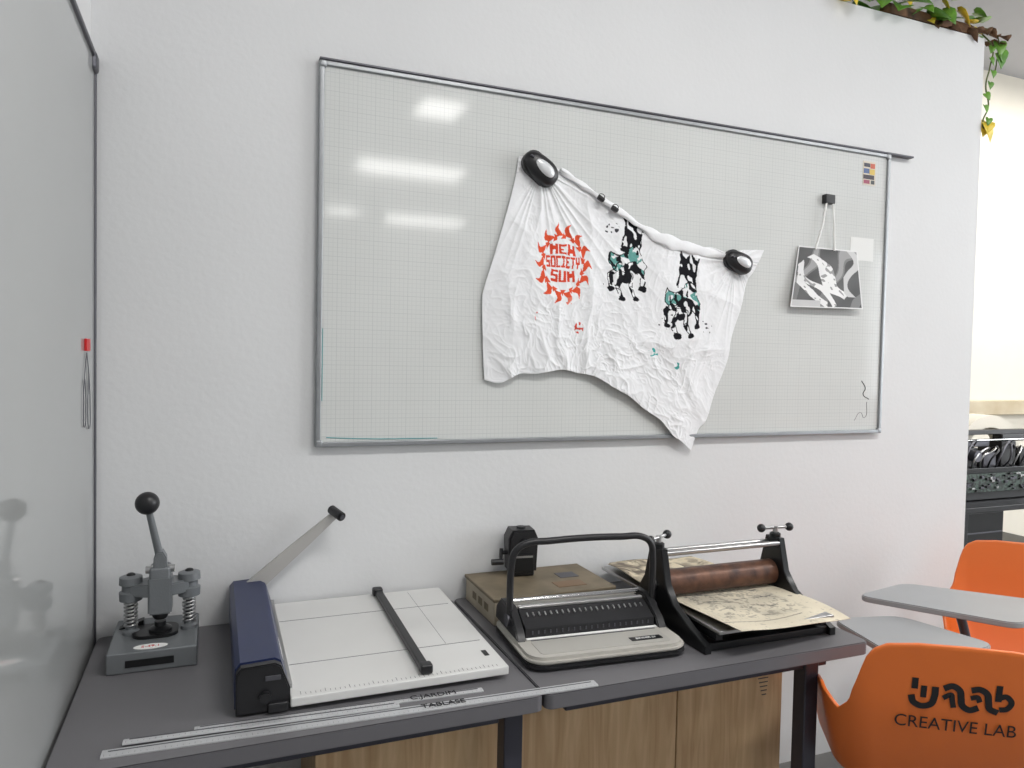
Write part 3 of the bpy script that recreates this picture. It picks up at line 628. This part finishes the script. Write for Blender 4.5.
for i in range(60):
    x=random.uniform(-.50,.38); k=0 if random.random()<.70 else 1
    hgt=random.uniform(.03,.16) if x>-.3 else random.uniform(.0,.07)
    leaf(bmL[k],Vector((x,random.uniform(-.10,.03),hgt)),rr_(random.uniform(2.2,4.1),random.uniform(-.9,.3),random.uniform(-.4,.4)),random.uniform(.045,.085))
for i in range(22):
    x=random.uniform(.02,.40); leaf(bmL[2],Vector((x,random.uniform(-.08,-.02),random.uniform(.0,.04))),rr_(random.uniform(1.5,4.7),random.uniform(-.8,.2)),random.uniform(.035,.06))
vine=[(.30,-.03,.04),(.345,-.05,-.02),(.335,-.05,-.10),(.315,-.05,-.18),(.335,-.05,-.26),(.305,-.05,-.33),(.315,-.05,-.36)]
tube(pl,'trailing_vine',vine,.003,M_vine)
tube(pl,'trailing_vine_b',[(.24,-.03,.05),(.35,-.06,.03),(.375,-.05,-.06),(.362,-.05,-.13)],.0025,M_vine)
for i in range(7):
    v=Vector(vine[1]).lerp(Vector(vine[-1]),i/7.)+Vector((random.uniform(-.02,.02),-.005,0)); leaf(bmL[0],v,rr_(random.uniform(2.4,3.9),-1.2,random.uniform(-.5,.5)),.030)
for v in ((.375,-.055,.0),(.39,-.055,-.03),(.38,-.055,-.05)): leaf(bmL[0],Vector(v),rr_(3.1+random.uniform(-.6,.6),-1.2),.055)
leaf(bmL[1],Vector((.315,-.055,-.34)),rr_(3.3,-1.2,.2),.070); leaf(bmL[1],Vector((.330,-.05,-.33)),rr_(2.5,-1.1,-.3),.06)
for k,nm in ((0,'green_leaves'),(1,'yellow_leaves'),(2,'dry_leaves')):
    o=fin(bmL[k],pl,nm,(M_green,M_yellow,M_brown)[k],True,80); solid(o,.0008)

# ---------- background workbench
wb=G('electronics_workbench',(4.10,.80,0))
box(wb,'top',(0,0,.735),(1.0,.55,.03),M_black,.004); box(wb,'shelf',(0,0,.45),(.96,.5,.02),M_black,.003)
for i,(x,y) in enumerate(((-.47,-.25),(.47,-.25),(.47,.25),(-.47,.25))): box(wb,'leg_%d'%(i+1),(x,y,.36),(.03,.03,.72),M_black,.003)
box(wb,'drawer_unit',(-.28,-.02,.60),(.30,.42,.22),M_blackm,.006); box(wb,'drawer_gap',(-.28,-.232,.60),(.28,.004,.008),M_dkalu,.001)
box(wb,'modesty_panel',(0,.24,.58),(.94,.02,.26),M_blackm,.002)
mc=G('desktop_fabrication_machine',(4.02,.76,.752))
box(mc,'chassis',(0,.05,.09),(.66,.30,.18),M_blackm,.006); box(mc,'circuit_board',(-.02,-.115,.10),(.50,.012,.10),mat('pcb_green',S(64,82,72),.5,col2=S(30,38,34),vscale=60,contrast=(.45,.55)),.001)
for i in range(44): box(mc,'component_%d'%i,(-.25+.46*random.random(),-.125,.055+.09*random.random()),(.010+.02*random.random(),.012,.006+.012*random.random()),random.choice([M_steel,M_black,M_black,M_dkalu,M_dkalu]),.001)
for i,(x,y,z,sx,sy,sz,m_) in enumerate([(-.22,-.02,.235,.14,.16,.11,M_black),(-.05,-.04,.22,.10,.12,.08,M_dkalu),(.10,-.03,.25,.12,.14,.14,M_black),(.26,-.02,.23,.10,.14,.10,M_blackm),(-.14,-.05,.31,.22,.06,.035,M_dkalu),(.16,-.06,.34,.20,.06,.04,M_black)]): box(mc,'module_%d'%i,(x,y,z),(sx,sy,sz),m_,.004)
th=np.linspace(0,math.pi,30)
Pq=[(.27*math.cos(t),.24*math.sin(t)) for t in th]+[(.20*math.cos(t),.17*math.sin(t)) for t in th[::-1]]
prism(mc,'white_arch',[(x+.06,z+.22) for x,z in Pq],1,-.02,.10,M_far,.002)
for s in (-1,1): box(mc,'arch_leg_%d'%(s+2),(.06+s*.235,.04,.20),(.07,.10,.06),M_plate,.002)
for i in range(8):
    x=-.26+.065*i; tube(mc,'cable_%d'%i,[(x,-.10,.18),(x-.04*random.random(),-.14,.22+.04*random.random()),(x+.06*random.random(),-.13,.24+.08*random.random()),(x+.16*random.random(),-.09,.26+.06*random.random()),(x+.12*random.random(),-.06,.17)],.005,random.choice([M_black,M_dkalu,M_steel]))
box(mc,'gantry_bar',(0,-.05,.37),(.62,.04,.025),M_black,.003); box(mc,'gantry_post',(-.29,-.05,.28),(.03,.05,.20),M_black,.003)
cyl(mc,'drive_gear',(-.20,-.14,.25),(-.20,-.10,.25),.03,M_dkalu); cyl(mc,'guide_rod',(-.3,-.09,.33),(.3,-.09,.33),.006,M_chrome)

# ---------- lamps
def em(name,s):
    m=bpy.data.materials.new(name); m.use_nodes=True; e=m.node_tree.nodes['Principled BSDF']; e.inputs['Emission Color'].default_value=(1,.98,.95,1); e.inputs['Emission Strength'].default_value=s; return m
M_em=em('added_tube_glow',9); M_em2=em('tube_glow_soft',13)
def lamp(x,y,L_,w,power,z=CEIL-.05,col=(1,.98,.955)):
    g=G('ceiling_tube_lamp',(x,y,z)); s=(L_,w)
    box(g,'housing',(0,0,.025),(s[0]+.04,s[1]+.04,.045),M_white,.005); box(g,'diffuser',(0,0,-.004),(s[0],s[1],.012),M_em if power else M_em2,.003)
    if power:
        ld=bpy.data.lights.new('added_lamp_light','AREA'); ld.shape='RECTANGLE'; ld.size=s[0]; ld.size_y=s[1]; ld.energy=power; ld.color=col
        lo=bpy.data.objects.new('added_lamp_light',ld); lo.location=(0,0,-.014); link(lo,g)
lamp(1.70,-3.82,.34,.40,0); lamp(1.97,-5.85,1.13,.50,0); lamp(2.90,-8.7,1.1,.60,0); lamp(1.66,-8.5,.40,.40,0)
lamp(1.2,-2.0,1.2,.3,38); lamp(3.9,-2.0,1.2,.3,41); lamp(6.6,-2.6,1.2,.3,43); lamp(5.2,.4,1.2,.3,45)  # unseen lamps added for the main light, kept out of the board's reflection
ld=bpy.data.lights.new('window_daylight','AREA'); ld.shape='RECTANGLE'; ld.size=2.0; ld.size_y=4.2; ld.energy=245; ld.color=(.95,.98,1)
lo=bpy.data.objects.new('window_daylight',ld); lo.location=(8.25,-3.1,2.0); lo.rotation_euler=(0,math.radians(90),0); link(lo)
w=bpy.data.worlds.new('World'); scn.world=w; w.use_nodes=True; w.node_tree.nodes['Background'].inputs[0].default_value=(.75,.85,1,1); w.node_tree.nodes['Background'].inputs[1].default_value=1.0

# ---------- camera
cd=bpy.data.cameras.new('camera'); cd.sensor_width=36; cd.lens=737.3/1024*36; cd.clip_start=.02
cam=bpy.data.objects.new('camera',cd); bpy.context.collection.objects.link(cam)
r=Vector((0.92682438,-0.37494689,0.02028281));u_=Vector((-0.00603811,0.03912725,0.99921599));f=Vector((0.37544654,0.92622022,-0.03400012))
m3=Matrix((r,u_,-f)).transposed().to_4x4(); cam.matrix_world=Matrix.Translation((0,-2.1,1.4755))@m3
scn.camera=cam
